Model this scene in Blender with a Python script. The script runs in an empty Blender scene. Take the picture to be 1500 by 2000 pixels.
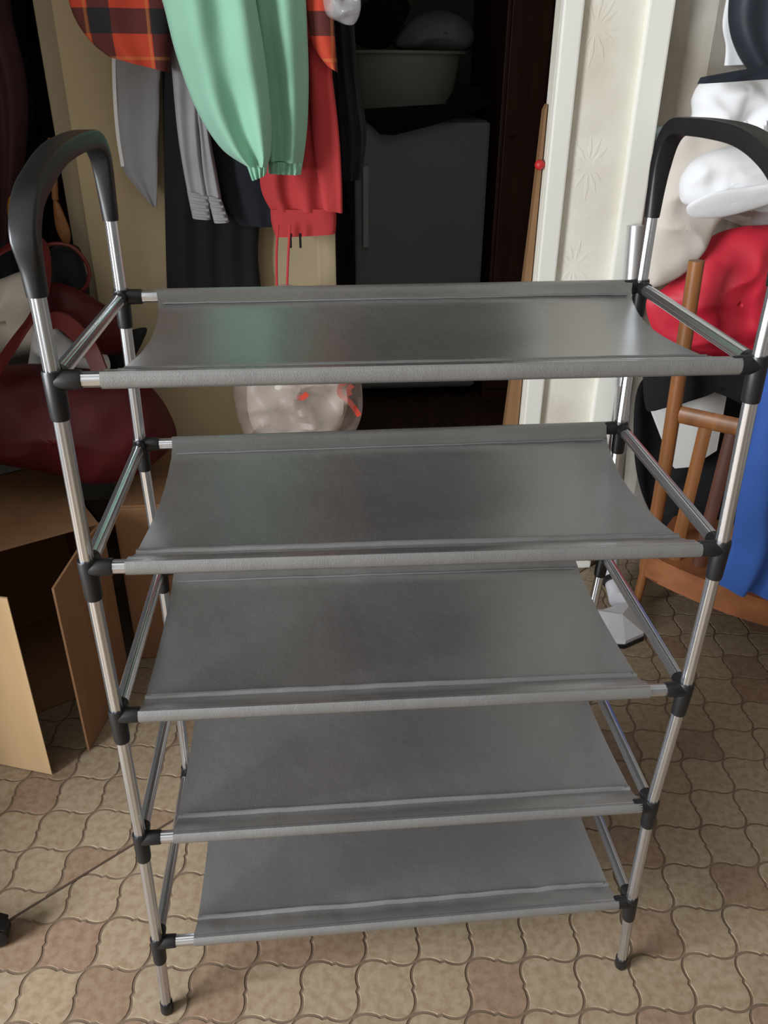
import bpy, bmesh, math, random
from mathutils import Vector, Matrix, noise

# ------------------------------------------------------------------ camera, light, exposure
CF = 1602.8
CC = Vector((0.2133, -0.6541, 1.0791))
YAW, PITCH, ROLL = 0.0931, 0.4986, 0.0091
_f = Vector((math.sin(YAW)*math.cos(PITCH), math.cos(YAW)*math.cos(PITCH), -math.sin(PITCH)))
_r = Vector((math.cos(YAW), -math.sin(YAW), 0)); _u = _r.cross(_f)
CX = math.cos(ROLL)*_r + math.sin(ROLL)*_u
CY = -math.sin(ROLL)*_r + math.cos(ROLL)*_u
scene = bpy.context.scene
cam = bpy.data.objects.new('camera', bpy.data.cameras.new('camera'))
scene.collection.objects.link(cam)
cam.matrix_world = Matrix.Translation(CC) @ Matrix((CX, CY, -_f)).transposed().to_4x4()
cam.data.sensor_fit = 'VERTICAL'; cam.data.sensor_height = 24.0
cam.data.lens = CF/2000*24.0
cam.data.clip_start = 0.02
scene.camera = cam
scene.view_settings.view_transform = 'Standard'
scene.view_settings.look = 'None'
scene.view_settings.gamma = 1.0
scene.view_settings.use_curve_mapping = False
scene.view_settings.exposure = 0.0

world = bpy.data.worlds.new('sky'); scene.world = world
world.use_nodes = True
wb = world.node_tree.nodes['Background']
wb.inputs[0].default_value = (0.75, 0.86, 1.0, 1); wb.inputs[1].default_value = 1.0

def area(name, loc, target, sx, sy, power, col):
    l = bpy.data.lights.new(name, 'AREA'); l.shape = 'RECTANGLE'
    l.size = sx; l.size_y = sy; l.energy = power; l.color = col
    o = bpy.data.objects.new(name, l); scene.collection.objects.link(o)
    o.location = loc
    o.rotation_euler = (Vector(target)-Vector(loc)).to_track_quat('-Z', 'Z').to_euler()
    return o
# daylight coming in at the window in the left wall
area('window_daylight', (-1.70, -0.95, 1.10), (0.0, -0.95, 1.10), 1.15, 1.15, 165, (0.93, 0.97, 1.0))

# ------------------------------------------------------------------ pixel -> point helpers
def ray(x, y): return CX*((x-750)/CF) - CY*((y-1000)/CF) + _f
def at(x, y, Y):
    d = ray(x, y); return CC + d*((Y-CC.y)/d.y)
def atz(x, y, z=0.0):
    d = ray(x, y); return CC + d*((z-CC.z)/d.z)
def atp(x, y, p0, n):
    d = ray(x, y); p0 = Vector(p0); n = Vector(n); return CC + d*((p0-CC).dot(n)/d.dot(n))
def project(p):
    v = Vector(p)-CC; w = v.dot(_f)
    return (750+CF*v.dot(CX)/w, 1000-CF*v.dot(CY)/w, w)

# ------------------------------------------------------------------ materials
def mat(name, col, rough=0.7, metal=0.0, var=0.0, scale=20.0, bump=0.0, bscale=60.0, spec=0.5, col2=None, stretch=(1, 1, 1), sheen=0.0):
    m = bpy.data.materials.new(name); m.use_nodes = True
    nt = m.node_tree; b = nt.nodes['Principled BSDF']
    b.inputs['Base Color'].default_value = (*col, 1)
    b.inputs['Roughness'].default_value = rough; b.inputs['Metallic'].default_value = metal
    b.inputs['Specular IOR Level'].default_value = spec
    if sheen: b.inputs['Sheen Weight'].default_value = sheen
    tc = nt.nodes.new('ShaderNodeTexCoord'); mp = nt.nodes.new('ShaderNodeMapping')
    mp.inputs['Scale'].default_value = stretch
    nt.links.new(tc.outputs['Object'], mp.inputs['Vector'])
    if var or col2:
        n = nt.nodes.new('ShaderNodeTexNoise'); n.inputs['Scale'].default_value = scale; n.inputs['Detail'].default_value = 5
        nt.links.new(mp.outputs[0], n.inputs['Vector'])
        r = nt.nodes.new('ShaderNodeValToRGB')
        r.color_ramp.elements[0].position = 0.32; r.color_ramp.elements[1].position = 0.68
        c2 = col2 or tuple(c*(1-var) for c in col)
        r.color_ramp.elements[0].color = (*c2, 1); r.color_ramp.elements[1].color = (*col, 1)
        nt.links.new(n.outputs['Fac'], r.inputs['Fac']); nt.links.new(r.outputs['Color'], b.inputs['Base Color'])
    if bump:
        n2 = nt.nodes.new('ShaderNodeTexNoise'); n2.inputs['Scale'].default_value = bscale; n2.inputs['Detail'].default_value = 4
        nt.links.new(mp.outputs[0], n2.inputs['Vector'])
        bp = nt.nodes.new('ShaderNodeBump'); bp.inputs['Strength'].default_value = bump; bp.inputs['Distance'].default_value = 0.004
        nt.links.new(n2.outputs['Fac'], bp.inputs['Height']); nt.links.new(bp.outputs['Normal'], b.inputs['Normal'])
    return m

def tile_material(name, source):
    m = bpy.data.materials.new(name); m.use_nodes = True; nt = m.node_tree; b = nt.nodes['Principled BSDF']
    if source == 'object':
        oi = nt.nodes.new('ShaderNodeObjectInfo'); rnd = oi.outputs['Random']
    else:
        oi = nt.nodes.new('ShaderNodeNewGeometry'); rnd = oi.outputs['Random Per Island']
    geo = nt.nodes.new('ShaderNodeNewGeometry')
    ramp = nt.nodes.new('ShaderNodeValToRGB'); ramp.color_ramp.interpolation = 'CONSTANT'
    ramp.color_ramp.elements[0].color = (0.2924, 0.2279, 0.1548, 1)
    for p, c in ((0.25, (0.2752, 0.2114, 0.1422)), (0.45, (0.2365, 0.1636, 0.1098)), (0.62, (0.2924, 0.2245, 0.1512)), (0.8, (0.2451, 0.1653, 0.1152)), ):
        e = ramp.color_ramp.elements.new(p); e.color = (*c, 1)
    ramp.color_ramp.elements[-1].position = 0.9; ramp.color_ramp.elements[-1].color = (0.2881, 0.2227, 0.1512, 1)
    nt.links.new(rnd, ramp.inputs['Fac'])
    n = nt.nodes.new('ShaderNodeTexNoise'); n.inputs['Scale'].default_value = 90; n.inputs['Detail'].default_value = 6
    nt.links.new(geo.outputs['Position'], n.inputs['Vector'])
    r2 = nt.nodes.new('ShaderNodeValToRGB')
    r2.color_ramp.elements[0].position = 0.35; r2.color_ramp.elements[0].color = (0.74, 0.66, 0.60, 1)
    r2.color_ramp.elements[1].position = 0.6; r2.color_ramp.elements[1].color = (1, 1, 1, 1)
    nt.links.new(n.outputs['Fac'], r2.inputs['Fac'])
    mx = nt.nodes.new('ShaderNodeMix'); mx.data_type = 'RGBA'; mx.blend_type = 'MULTIPLY'; mx.inputs[0].default_value = 0.8
    nt.links.new(ramp.outputs['Color'], mx.inputs[6]); nt.links.new(r2.outputs['Color'], mx.inputs[7])
    nt.links.new(mx.outputs[2], b.inputs['Base Color'])
    b.inputs['Roughness'].default_value = 0.55; b.inputs['Specular IOR Level'].default_value = 0.3
    return m

def plaid_material():
    m = bpy.data.materials.new('plaid_flannel'); m.use_nodes = True; nt = m.node_tree; b = nt.nodes['Principled BSDF']
    geo = nt.nodes.new('ShaderNodeNewGeometry'); sp = nt.nodes.new('ShaderNodeSeparateXYZ')
    nt.links.new(geo.outputs['Position'], sp.inputs[0])
    def math_(op, a, bb=None):
        n = nt.nodes.new('ShaderNodeMath'); n.operation = op
        for i, v in enumerate((a, bb)):
            if v is None: continue
            if isinstance(v, (int, float)): n.inputs[i].default_value = v
            else: nt.links.new(v, n.inputs[i])
        return n.outputs[0]
    def band(s, period, off, w):
        q = math_('FRACT', math_('ADD', math_('MULTIPLY', s, 1/period), off))
        return math_('LESS_THAN', q, w)
    bx = band(sp.outputs['X'], 0.095, 0.17, 0.36); bz = band(sp.outputs['Z'], 0.095, 0.22, 0.36)
    lx = band(sp.outputs['X'], 0.095, 0.24, 0.05); lz = band(sp.outputs['Z'], 0.095, 0.60, 0.05)
    dark = math_('MULTIPLY', math_('ADD', bx, bz), 0.5)
    line = math_('MULTIPLY', math_('ADD', lx, lz), 0.35)
    m1 = nt.nodes.new('ShaderNodeMix'); m1.data_type = 'RGBA'
    m1.inputs[6].default_value = (0.50, 0.05, 0.022, 1); m1.inputs[7].default_value = (0.016, 0.014, 0.016, 1)
    rr = nt.nodes.new('ShaderNodeMapRange'); rr.inputs[1].default_value = 0; rr.inputs[2].default_value = 1; rr.inputs[4].default_value = 1.0
    pw = math_('POWER', dark, 0.28); nt.links.new(pw, m1.inputs[0])
    m2 = nt.nodes.new('ShaderNodeMix'); m2.data_type = 'RGBA'
    nt.links.new(line, m2.inputs[0]); nt.links.new(m1.outputs[2], m2.inputs[6]); m2.inputs[7].default_value = (0.60, 0.22, 0.06, 1)
    nt.links.new(m2.outputs[2], b.inputs['Base Color']); b.inputs['Roughness'].default_value = 0.9
    return m

def clear_material(name, col, alpha, rough=0.25, bump=0.6):
    m = mat(name, col, rough, bump=bump, bscale=35, spec=0.6)
    nt = m.node_tree; b = nt.nodes['Principled BSDF']; out = nt.nodes['Material Output']
    t = nt.nodes.new('ShaderNodeBsdfTransparent'); mix = nt.nodes.new('ShaderNodeMixShader')
    mix.inputs[0].default_value = alpha
    nt.links.new(t.outputs[0], mix.inputs[1]); nt.links.new(b.outputs[0], mix.inputs[2]); nt.links.new(mix.outputs[0], out.inputs[0])
    return m

def weave_material():
    m = mat('shelf_cloth', (0.125, 0.122, 0.12), 0.36, var=0.12, scale=9, spec=0.9)
    nt = m.node_tree; b = nt.nodes['Principled BSDF']
    geo = nt.nodes.new('ShaderNodeNewGeometry')
    b.inputs['Coat Weight'].default_value = 0.95; b.inputs['Coat Roughness'].default_value = 0.30; b.inputs['Coat IOR'].default_value = 1.7
    w = nt.nodes.new('ShaderNodeTexVoronoi'); w.inputs['Scale'].default_value = 700
    nt.links.new(geo.outputs['Position'], w.inputs['Vector'])
    bp = nt.nodes.new('ShaderNodeBump'); bp.inputs['Strength'].default_value = 0.25; bp.inputs['Distance'].default_value = 0.0006
    nt.links.new(w.outputs['Distance'], bp.inputs['Height'])
    n = nt.nodes.new('ShaderNodeTexNoise'); n.inputs['Scale'].default_value = 26; n.inputs['Detail'].default_value = 3
    nt.links.new(geo.outputs['Position'], n.inputs['Vector'])
    b2 = nt.nodes.new('ShaderNodeBump'); b2.inputs['Strength'].default_value = 0.22; b2.inputs['Distance'].default_value = 0.006
    nt.links.new(n.outputs['Fac'], b2.inputs['Height']); nt.links.new(bp.outputs['Normal'], b2.inputs['Normal'])
    nt.links.new(b2.outputs['Normal'], b.inputs['Normal'])
    return m

M = dict(
    tile=tile_material('floor_tile_print', 'object'), tile_stuff=tile_material('floor_tile_print_far', 'island'),
    grout=mat('floor_grout', (0.15, 0.103, 0.066), 0.8, var=0.25, scale=12),
    seam=mat('floor_seam', (0.06, 0.035, 0.022), 0.9, var=0.2),
    alu=mat('aluminium_tube', (0.64, 0.66, 0.70), 0.22, metal=0.95, var=0.05, scale=8),
    plastic=mat('black_plastic', (0.009, 0.009, 0.010), 0.40, var=0.2, scale=30, spec=0.38),
    cloth=weave_material(),
    hem=mat('shelf_stitching', (0.16, 0.16, 0.16), 0.7, var=0.1, scale=60),
    beige=mat('beige_painted_wall', (0.50, 0.40, 0.25), 0.75, var=0.12, scale=3, bump=0.1, bscale=12),
    beige_trim=mat('beige_trim_paint', (0.34, 0.28, 0.185), 0.7, var=0.15, scale=5),
    cream=mat('cream_wall', (0.27, 0.25, 0.22), 0.85, var=0.12, scale=3, bump=0.1, bscale=20),
    white=mat('white_gloss_paint', (0.84, 0.83, 0.77), 0.45, var=0.1, scale=5, bump=0.08, bscale=14, stretch=(1, 1, 0.35)),
    paper=mat('embossed_paper', (0.85, 0.83, 0.76), 0.65, col2=(0.66, 0.61, 0.50), scale=5, bump=0.5, bscale=22),
    stained=mat('stained_wall', (0.60, 0.57, 0.52), 0.85, col2=(0.36, 0.31, 0.24), scale=6, bump=0.15, bscale=25),
    ceiling=mat('ceiling_whitewash', (0.50, 0.49, 0.46), 0.9, var=0.05, scale=4),
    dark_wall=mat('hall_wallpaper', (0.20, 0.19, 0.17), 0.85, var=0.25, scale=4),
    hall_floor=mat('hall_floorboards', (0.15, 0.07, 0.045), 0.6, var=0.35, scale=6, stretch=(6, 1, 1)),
    jamb=mat('bare_wood_jamb', (0.27, 0.145, 0.065), 0.6, var=0.3, scale=9, stretch=(4, 4, 0.4)),
    card=mat('corrugated_cardboard', (0.25, 0.125, 0.058), 0.85, var=0.14, scale=10, stretch=(3, 3, 0.6), bump=0.08, bscale=80),
    card_lit=mat('cardboard_lit', (0.44, 0.29, 0.15), 0.85, var=0.12, scale=8, stretch=(3, 3, 0.6)),  # paler copy of the cardboard: window light on the left flap, put into colour
    burgundy=mat('burgundy_leather', (0.075, 0.006, 0.009), 0.55, var=0.3, scale=14, bump=0.4, bscale=25, spec=0.25),
    redstrap=mat('red_strap', (0.13, 0.012, 0.011), 0.5, var=0.25, scale=20),
    white_cloth=mat('white_cotton', (0.80, 0.80, 0.82), 0.9, var=0.06, scale=6, bump=0.2, bscale=18),
    cream_cloth=mat('cream_cotton', (0.66, 0.60, 0.54), 0.9, var=0.1, scale=6, bump=0.2, bscale=18),
    mint=mat('mint_fleece', (0.29, 0.56, 0.42), 0.95, var=0.08, scale=8, bump=0.12, bscale=30, sheen=0.15),
    coral=mat('coral_fleece', (0.52, 0.045, 0.05), 0.95, var=0.12, scale=8, bump=0.12, bscale=30),
    grey_cloth=mat('grey_knit', (0.36, 0.35, 0.38), 0.95, var=0.14, scale=14, bump=0.2, bscale=50),
    blue_grey=mat('pale_blue_grey_cloth', (0.30, 0.31, 0.34), 0.95, col2=(0.25, 0.23, 0.23), scale=6, bump=0.1, bscale=25),
    black_cloth=mat('black_wool', (0.008, 0.008, 0.010), 0.95, var=0.3, scale=14),
    navy=mat('navy_cloth', (0.010, 0.014, 0.024), 0.9, var=0.3, scale=10, bump=0.15, bscale=20),
    navy_shell=mat('navy_jacket_shell', (0.016, 0.022, 0.034), 0.6, var=0.3, scale=8, bump=0.2, bscale=12),
    maroon=mat('maroon_cloth', (0.045, 0.010, 0.012), 0.85, var=0.4, scale=12, bump=0.2, bscale=20),
    redjacket=mat('crimson_nylon', (0.62, 0.018, 0.045), 0.55, var=0.15, scale=7, bump=0.25, bscale=16),
    blue=mat('royal_blue_cloth', (0.035, 0.11, 0.42), 0.85, var=0.2, scale=7, bump=0.15, bscale=16),
    wood=mat('varnished_wood', (0.30, 0.115, 0.035), 0.4, var=0.4, scale=10, stretch=(5, 5, 0.6)),
    wood_seat=mat('varnished_seat', (0.36, 0.13, 0.05), 0.4, var=0.35, scale=7, stretch=(1, 4, 4)),
    wood_dark=mat('dark_slat_wood', (0.12, 0.045, 0.028), 0.45, var=0.35, scale=10, stretch=(5, 5, 0.6)),
    steel=mat('brushed_steel', (0.66, 0.67, 0.69), 0.33, metal=0.85, var=0.05, scale=9),
    grey_plastic=mat('pale_grey_plastic', (0.58, 0.58, 0.62), 0.4, var=0.06, scale=9),
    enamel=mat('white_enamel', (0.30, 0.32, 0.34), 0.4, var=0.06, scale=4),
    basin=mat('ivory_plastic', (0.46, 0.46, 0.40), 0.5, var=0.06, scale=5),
    yellow=mat('ochre_plastic', (0.42, 0.20, 0.02), 0.5, var=0.2),
    horn=mat('brown_horn', (0.25, 0.10, 0.03), 0.5, var=0.2, scale=20),
    pale_blue=mat('pale_blue_plastic', (0.55, 0.72, 0.74), 0.4, var=0.05),
    red=mat('bright_red_plastic', (0.55, 0.02, 0.02), 0.5, var=0.1),
    redprint=mat('red_print', (0.62, 0.06, 0.035), 0.6, var=0.1),
    paperwhite=mat('white_card', (0.80, 0.80, 0.78), 0.8, var=0.06, scale=8),
    plaid=plaid_material(),
    bagfilm=clear_material('thin_white_film', (0.42, 0.33, 0.29), 0.42, rough=0.45),
    clearfilm=clear_material('clear_film', (0.8, 0.78, 0.8), 0.28, rough=0.08, bump=1.0),
    glass=clear_material('window_glass', (0.9, 0.95, 1.0), 0.06, rough=0.03, bump=0.0),
)

# ------------------------------------------------------------------ object helpers
COL = scene.collection
def worldloc(o):
    p = Vector((0, 0, 0))
    while o is not None: p += o.location; o = o.parent
    return p
def obj(name, bm, material, parent=None, smooth=True, loc=None):
    bmesh.ops.recalc_face_normals(bm, faces=bm.faces)
    base = worldloc(parent) if parent else Vector((0, 0, 0))
    o_loc = Vector(loc) - base if loc is not None else Vector((0, 0, 0))
    for v in bm.verts: v.co -= base + o_loc
    me = bpy.data.meshes.new(name); bm.to_mesh(me); bm.free()
    for p in me.polygons: p.use_smooth = smooth
    me.materials.append(M[material] if isinstance(material, str) else material)
    o = bpy.data.objects.new(name, me); COL.objects.link(o); o.location = o_loc
    if smooth:
        try:
            me.set_sharp_from_angle(angle=math.radians(42))
        except Exception: pass
    if parent: o.parent = parent
    return o
def tag(o, label, cat, group=None):
    o['label'] = label; o['category'] = cat
    if group: o['group'] = group
    return o
def thing(name, label, cat, loc, group=None):
    o = bpy.data.objects.new(name, None); COL.objects.link(o); o.location = loc
    o.empty_display_size = 0.05
    return tag(o, label, cat, group)
def struct(name, bm, m, parent=None, smooth=False):
    o = obj(name, bm, m, parent, smooth)
    o['kind'] = 'structure'
    return o
def box(bm, lo, hi, bevel=0.0, rot=0.0, about=None):
    lo = Vector(lo); hi = Vector(hi)
    g = bmesh.ops.create_cube(bm, size=1.0)
    vs = g['verts']; c = (lo+hi)/2; s = hi-lo
    for v in vs: v.co = Vector((v.co.x*s.x, v.co.y*s.y, v.co.z*s.z)) + c
    if bevel:
        es = list({e for v in vs for e in v.link_edges})
        r = bmesh.ops.bevel(bm, geom=es, offset=bevel, segments=2, affect='EDGES', profile=0.6)
        vs = list({v for f in r['faces'] for v in f.verts} | {v for v in vs if v.is_valid})
    if rot:
        p = Vector(about) if about is not None else c
        bmesh.ops.rotate(bm, verts=vs, cent=p, matrix=Matrix.Rotation(rot, 3, 'Z'))
    return vs
def prism(bm, pts, off):
    """closed polygon pts extruded by vector off"""
    off = Vector(off)
    a = [bm.verts.new(Vector(p)) for p in pts]; b = [bm.verts.new(Vector(p)+off) for p in pts]
    bm.faces.new(a); bm.faces.new(b[::-1])
    for i in range(len(a)):
        j = (i+1) % len(a); bm.faces.new((a[i], b[i], b[j], a[j]))
def sweep(bm, pts, radii, seg=14, flute=0.0, ref=(0, 0, 1), caps=True):
    """tube along pts; radii per point: r or (r_side, r_ref)"""
    pts = [Vector(p) for p in pts]; n = len(pts)
    if not isinstance(radii, (list, tuple)) or (isinstance(radii, tuple) and len(radii) == 2 and n != 2): radii = [radii]*n
    rings = []
    up = Vector(ref)
    prev = None
    for i, p in enumerate(pts):
        t = (pts[min(i+1, n-1)]-pts[max(i-1, 0)]).normalized()
        if prev is None:
            a = up - t*up.dot(t)
            if a.length < 1e-3: a = Vector((1, 0, 0)) - t*t.x
        else: a = prev - t*prev.dot(t)
        a.normalize(); prev = a; b = t.cross(a)
        r = radii[i]; ra, rb = (r if isinstance(r, (list, tuple)) else (r, r))
        ring = []
        for k in range(seg):
            th = 2*math.pi*k/seg; f = 1+flute*math.cos(9*th)
            ring.append(bm.verts.new(p + a*(ra*f*math.cos(th)) + b*(rb*f*math.sin(th))))
        rings.append(ring)
    for i in range(n-1):
        for k in range(seg):
            k2 = (k+1) % seg
            bm.faces.new((rings[i][k], rings[i][k2], rings[i+1][k2], rings[i+1][k]))
    if caps:
        bm.faces.new(rings[0][::-1]); bm.faces.new(rings[-1])
def smooth_path(pts, k=6):
    pts = [Vector(p) for p in pts]; out = []
    for i in range(len(pts)-1):
        p0 = pts[max(i-1, 0)]; p1 = pts[i]; p2 = pts[i+1]; p3 = pts[min(i+2, len(pts)-1)]
        for j in range(k):
            t = j/k
            out.append(0.5*((2*p1)+(p2-p0)*t+(2*p0-5*p1+4*p2-p3)*t*t+(3*p1-p0-3*p2+p3)*t**3))
    out.append(pts[-1]); return out
def catmull_closed(pts, k=8):
    n = len(pts); out = []
    for i in range(n):
        p0, p1, p2, p3 = pts[(i-1) % n], pts[i], pts[(i+1) % n], pts[(i+2) % n]
        for j in range(k):
            t = j/k
            out.append(0.5*((2*p1)+(p2-p0)*t+(2*p0-5*p1+4*p2-p3)*t*t+(3*p1-p0-3*p2+p3)*t**3))
    return out
def resample(pts, n):
    L = [0]
    for a, b in zip(pts, pts[1:]): L.append(L[-1]+(b-a).length)
    out = []; i = 0
    for k in range(n):
        s = L[-1]*k/(n-1)
        while i < len(pts)-2 and L[i+1] < s: i += 1
        d = L[i+1]-L[i]
        out.append(pts[i].lerp(pts[i+1], 0 if d < 1e-9 else min(1, max(0, (s-L[i])/d))))
    return out
def nz(p, s, seed): return noise.noise(Vector(p)*s + Vector((seed*7.13, seed*3.7, seed*1.9)))
def drape(left, right, Y, thick, folds=3, amp=0.008, seed=1, cols=36, rows=44, rough=0.006):
    """hanging cloth: closed volume between a left and a right outline (photo pixels, top to bottom)"""
    L = resample(smooth_path([at(x, y, Y) for x, y in left]), rows)
    R = resample(smooth_path([at(x, y, Y) for x, y in right]), rows)
    bm = bmesh.new(); F = []; B = []
    for i in range(rows):
        t = i/(rows-1); rf = []; rb = []
        for j in range(cols):
            u = j/(cols-1); p = L[i].lerp(R[i], u); e = max(0.0, 1-(2*u-1)**4)**0.5
            ph = seed*1.7 + 0.9*nz((u*1.2, t*1.6, 0), 1.0, seed)*2
            d = thick*0.5*e + amp*e*math.sin(2*math.pi*folds*u + ph)*(0.45+0.55*t) + rough*e*nz(p, 16, seed)
            rf.append(bm.verts.new(p + Vector((0, -max(d, 0.001), 0))))
            rb.append(bm.verts.new(p + Vector((0, thick*0.45*e+0.001, 0))))
        F.append(rf); B.append(rb)
    for i in range(rows-1):
        for j in range(cols-1):
            bm.faces.new((F[i][j], F[i+1][j], F[i+1][j+1], F[i][j+1]))
            bm.faces.new((B[i][j], B[i][j+1], B[i+1][j+1], B[i+1][j]))
        for j in (0, cols-1): bm.faces.new((F[i][j], B[i][j], B[i+1][j], F[i+1][j]))
    for i in (0, rows-1):
        for j in range(cols-1): bm.faces.new((F[i][j], F[i][j+1], B[i][j+1], B[i][j]))
    return bm
def blob(outline, Y, depth, seed=1, wr=0.012, fr=10.0, rings=16, tilt=0.0, back=0.6, k=8, power=2.4):
    """soft volume: star-shaped outline in photo pixels on the plane y=Y, inflated towards and away from us"""
    pts = catmull_closed([at(x, y, Y) for x, y in outline], k)
    c = sum(pts, Vector())/len(pts)
    bm = bmesh.new(); n = len(pts)
    def layer(sgn, d):
        cen = bm.verts.new(c + Vector((0, sgn*d + sgn*wr*nz(c, fr, seed), 0))); rs = []
        for i in range(1, rings):
            r = i/rings; h = (1-r**power)**0.5
            ring = []
            for p in pts:
                q = c.lerp(p, r)
                w = wr*nz(q + Vector((0, sgn*0.3, 0)), fr, seed) + wr*0.5*nz(q, fr*2.6, seed+3)
                rid = wr*0.9*(1-abs(nz(Vector((q.x*0.6+q.z*0.5, 0, q.z*0.9-q.x*0.3)), fr*1.5, seed+9))*3)
                ring.append(bm.verts.new(q + Vector((0, sgn*(d*h + (w+max(rid, -wr))*h), 0))))
            rs.append(ring)
        return cen, rs
    rim = [bm.verts.new(p) for p in pts]
    for sgn, d in ((-1, depth), (1, depth*back)):
        cen, rs = layer(sgn, d)
        for a in range(n):
            b = (a+1) % n
            bm.faces.new((cen, rs[0][a], rs[0][b]))
            for i in range(len(rs)-1): bm.faces.new((rs[i][a], rs[i+1][a], rs[i+1][b], rs[i][b]))
            bm.faces.new((rs[-1][a], rim[a], rim[b], rs[-1][b]))
    if tilt:
        for v in bm.verts: v.co.y += tilt*(v.co.z-c.z)
    return bm
def ribbon(bm, pts, w, th, wdir):
    """flat strap along pts, width along wdir"""
    pts = smooth_path(pts, 6); wdir = Vector(wdir).normalized(); prev = None
    for i, p in enumerate(pts):
        t = (pts[min(i+1, len(pts)-1)]-pts[max(i-1, 0)]).normalized()
        a = (wdir - t*wdir.dot(t)).normalized(); b = t.cross(a)
        ring = [bm.verts.new(p+a*s*w/2+b*q*th/2) for s, q in ((-1, -1), (1, -1), (1, 1), (-1, 1))]
        if prev:
            for k in range(4): bm.faces.new((prev[k], prev[(k+1) % 4], ring[(k+1) % 4], ring[k]))
        else: bm.faces.new(ring[::-1])
        prev = ring
    bm.faces.new(prev)

# ------------------------------------------------------------------ the room
XL, XR, YB, YW, ZC = -1.75, 2.3, -2.4, 1.0, 2.5
bm = bmesh.new(); box(bm, (XL-0.1, YB-0.1, -0.06), (XR+0.1, 1.18, -0.0009))
floor = struct('floor', bm, 'grout')
# lino sheets with a lantern tile print, parted by a diagonal seam
VA = Vector((0.0741, -0.00455)); VB = Vector((0.01448, 0.07182)); O1 = Vector((0.164, -0.031))
O2 = O1 + VA*(-0.385) + VB*0.70
s0 = atz(30, 1790).to_2d(); s1 = atz(345, 1598).to_2d()
sd = (s1-s0).normalized(); sn = Vector((-sd.y, sd.x))       # normal points to the upper-left sheet
EDGE = [(0, 0), (0.05, 0.032), (0.11, 0.053), (0.19, 0.064), (0.29, 0.054), (0.39, 0.024), (0.455, -0.012), (0.545, 0.012), (0.61, -0.024), (0.71, -0.054), (0.81, -0.064), (0.89, -0.053), (0.95, -0.032)]
def edge(o, along, disp): return [o + along*t + disp*d for t, d in EDGE]
def outline():
    z = Vector((0, 0))
    e = edge(z, VA, VB) + edge(VA, VB, VA)
    e += [p for p in [VA+VB] + edge(VB, VA, VB)[:0:-1]]
    e += [p for p in [VB.copy()] + edge(z, VB, VA)[:0:-1]]
    c = (VA+VB)/2
    return [c + (p-c)*0.948 for p in e]
TILE = outline()
def clip(poly, p, n):
    out = []
    for i in range(len(poly)):
        a, b = poly[i], poly[(i+1) % len(poly)]; da = (a-p).dot(n); db = (b-p).dot(n)
        if da >= 0: out.append(a)
        if da*db < 0: out.append(a.lerp(b, da/(da-db)))
    return out
def tile_bm(bm, poly):
    c = sum(poly, Vector((0, 0)))/len(poly)
    top = [bm.verts.new(((c+(p-c)*0.985).x, (c+(p-c)*0.985).y, 0.0)) for p in poly]
    bot = [bm.verts.new((p.x, p.y, -0.0009)) for p in poly]
    bm.faces.new(top)
    for i in range(len(poly)):
        j = (i+1) % len(poly); bm.faces.new((top[i], bot[i], bot[j], top[j]))
b0 = bmesh.new(); tile_bm(b0, TILE); tile_mesh = bpy.data.meshes.new('tile')
bmesh.ops.recalc_face_normals(b0, faces=b0.faces); b0.to_mesh(tile_mesh); b0.free(); tile_mesh.materials.append(M['tile'])
seen, far = [], []
for sheet, O in ((1, O1), (2, O2)):
    for i in range(-34, 40):
        for j in range(-36, 20):
            o = O + VA*i + VB*j; c = o + (VA+VB)/2
            if not (XL+0.05 < c.x < XR-0.05 and YB+0.05 < c.y < 1.1): continue
            ds = [(o+p-s0).dot(sn) * (1 if sheet == 2 else -1) - 0.0018 for p in TILE]
            if max(ds) <= 0.002: continue
            # the upper-left sheet runs along the seam only on the left of the rack
            poly = None
            if min(ds) < 0:
                poly = clip([o+p for p in TILE], s0 + sn*(0.0018 if sheet == 2 else -0.0018), sn if sheet == 2 else -sn)
                if len(poly) < 3: continue
            x, y, w = project((c.x, c.y, 0))
            vis = w > 0.1 and -30 < x < 1530 and 880 < y < 2040
            (seen if vis else far).append((w, o, poly))
seen.sort(key=lambda t: t[0]); far += seen[300:]; seen = seen[:300]
for w, o, poly in seen:
    if poly is None:
        t = bpy.data.objects.new('tile', tile_mesh); t.location = (o.x, o.y, 0)
    else:
        b = bmesh.new(); tile_bm(b, [p-o for p in poly]); bmesh.ops.recalc_face_normals(b, faces=b.faces)
        me = bpy.data.meshes.new('tile'); b.to_mesh(me); b.free(); me.materials.append(M['tile'])
        t = bpy.data.objects.new('tile', me); t.location = (o.x, o.y, 0)
    COL.objects.link(t); t.parent = floor
bm = bmesh.new()
for w, o, poly in far: tile_bm(bm, poly if poly else [o+p for p in TILE])
ft = obj('tiles_beyond', bm, 'tile_stuff', floor, smooth=False); ft['kind'] = 'stuff'
bm = bmesh.new(); a = s0 - sd*1.2; b = s0 + sd*2.0
prism(bm, [(p.x, p.y, -0.0009) for p in (a-sn*0.0021, b-sn*0.0021, b+sn*0.0021, a+sn*0.0021)], (0, 0, 0.0012))
obj('seam', bm, 'seam', floor, smooth=False)

def wall(name, lo, hi, m):
    bm = bmesh.new(); box(bm, lo, hi); return struct(name, bm, m)
JL, JR = 0.268, 0.675           # doorway
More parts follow.
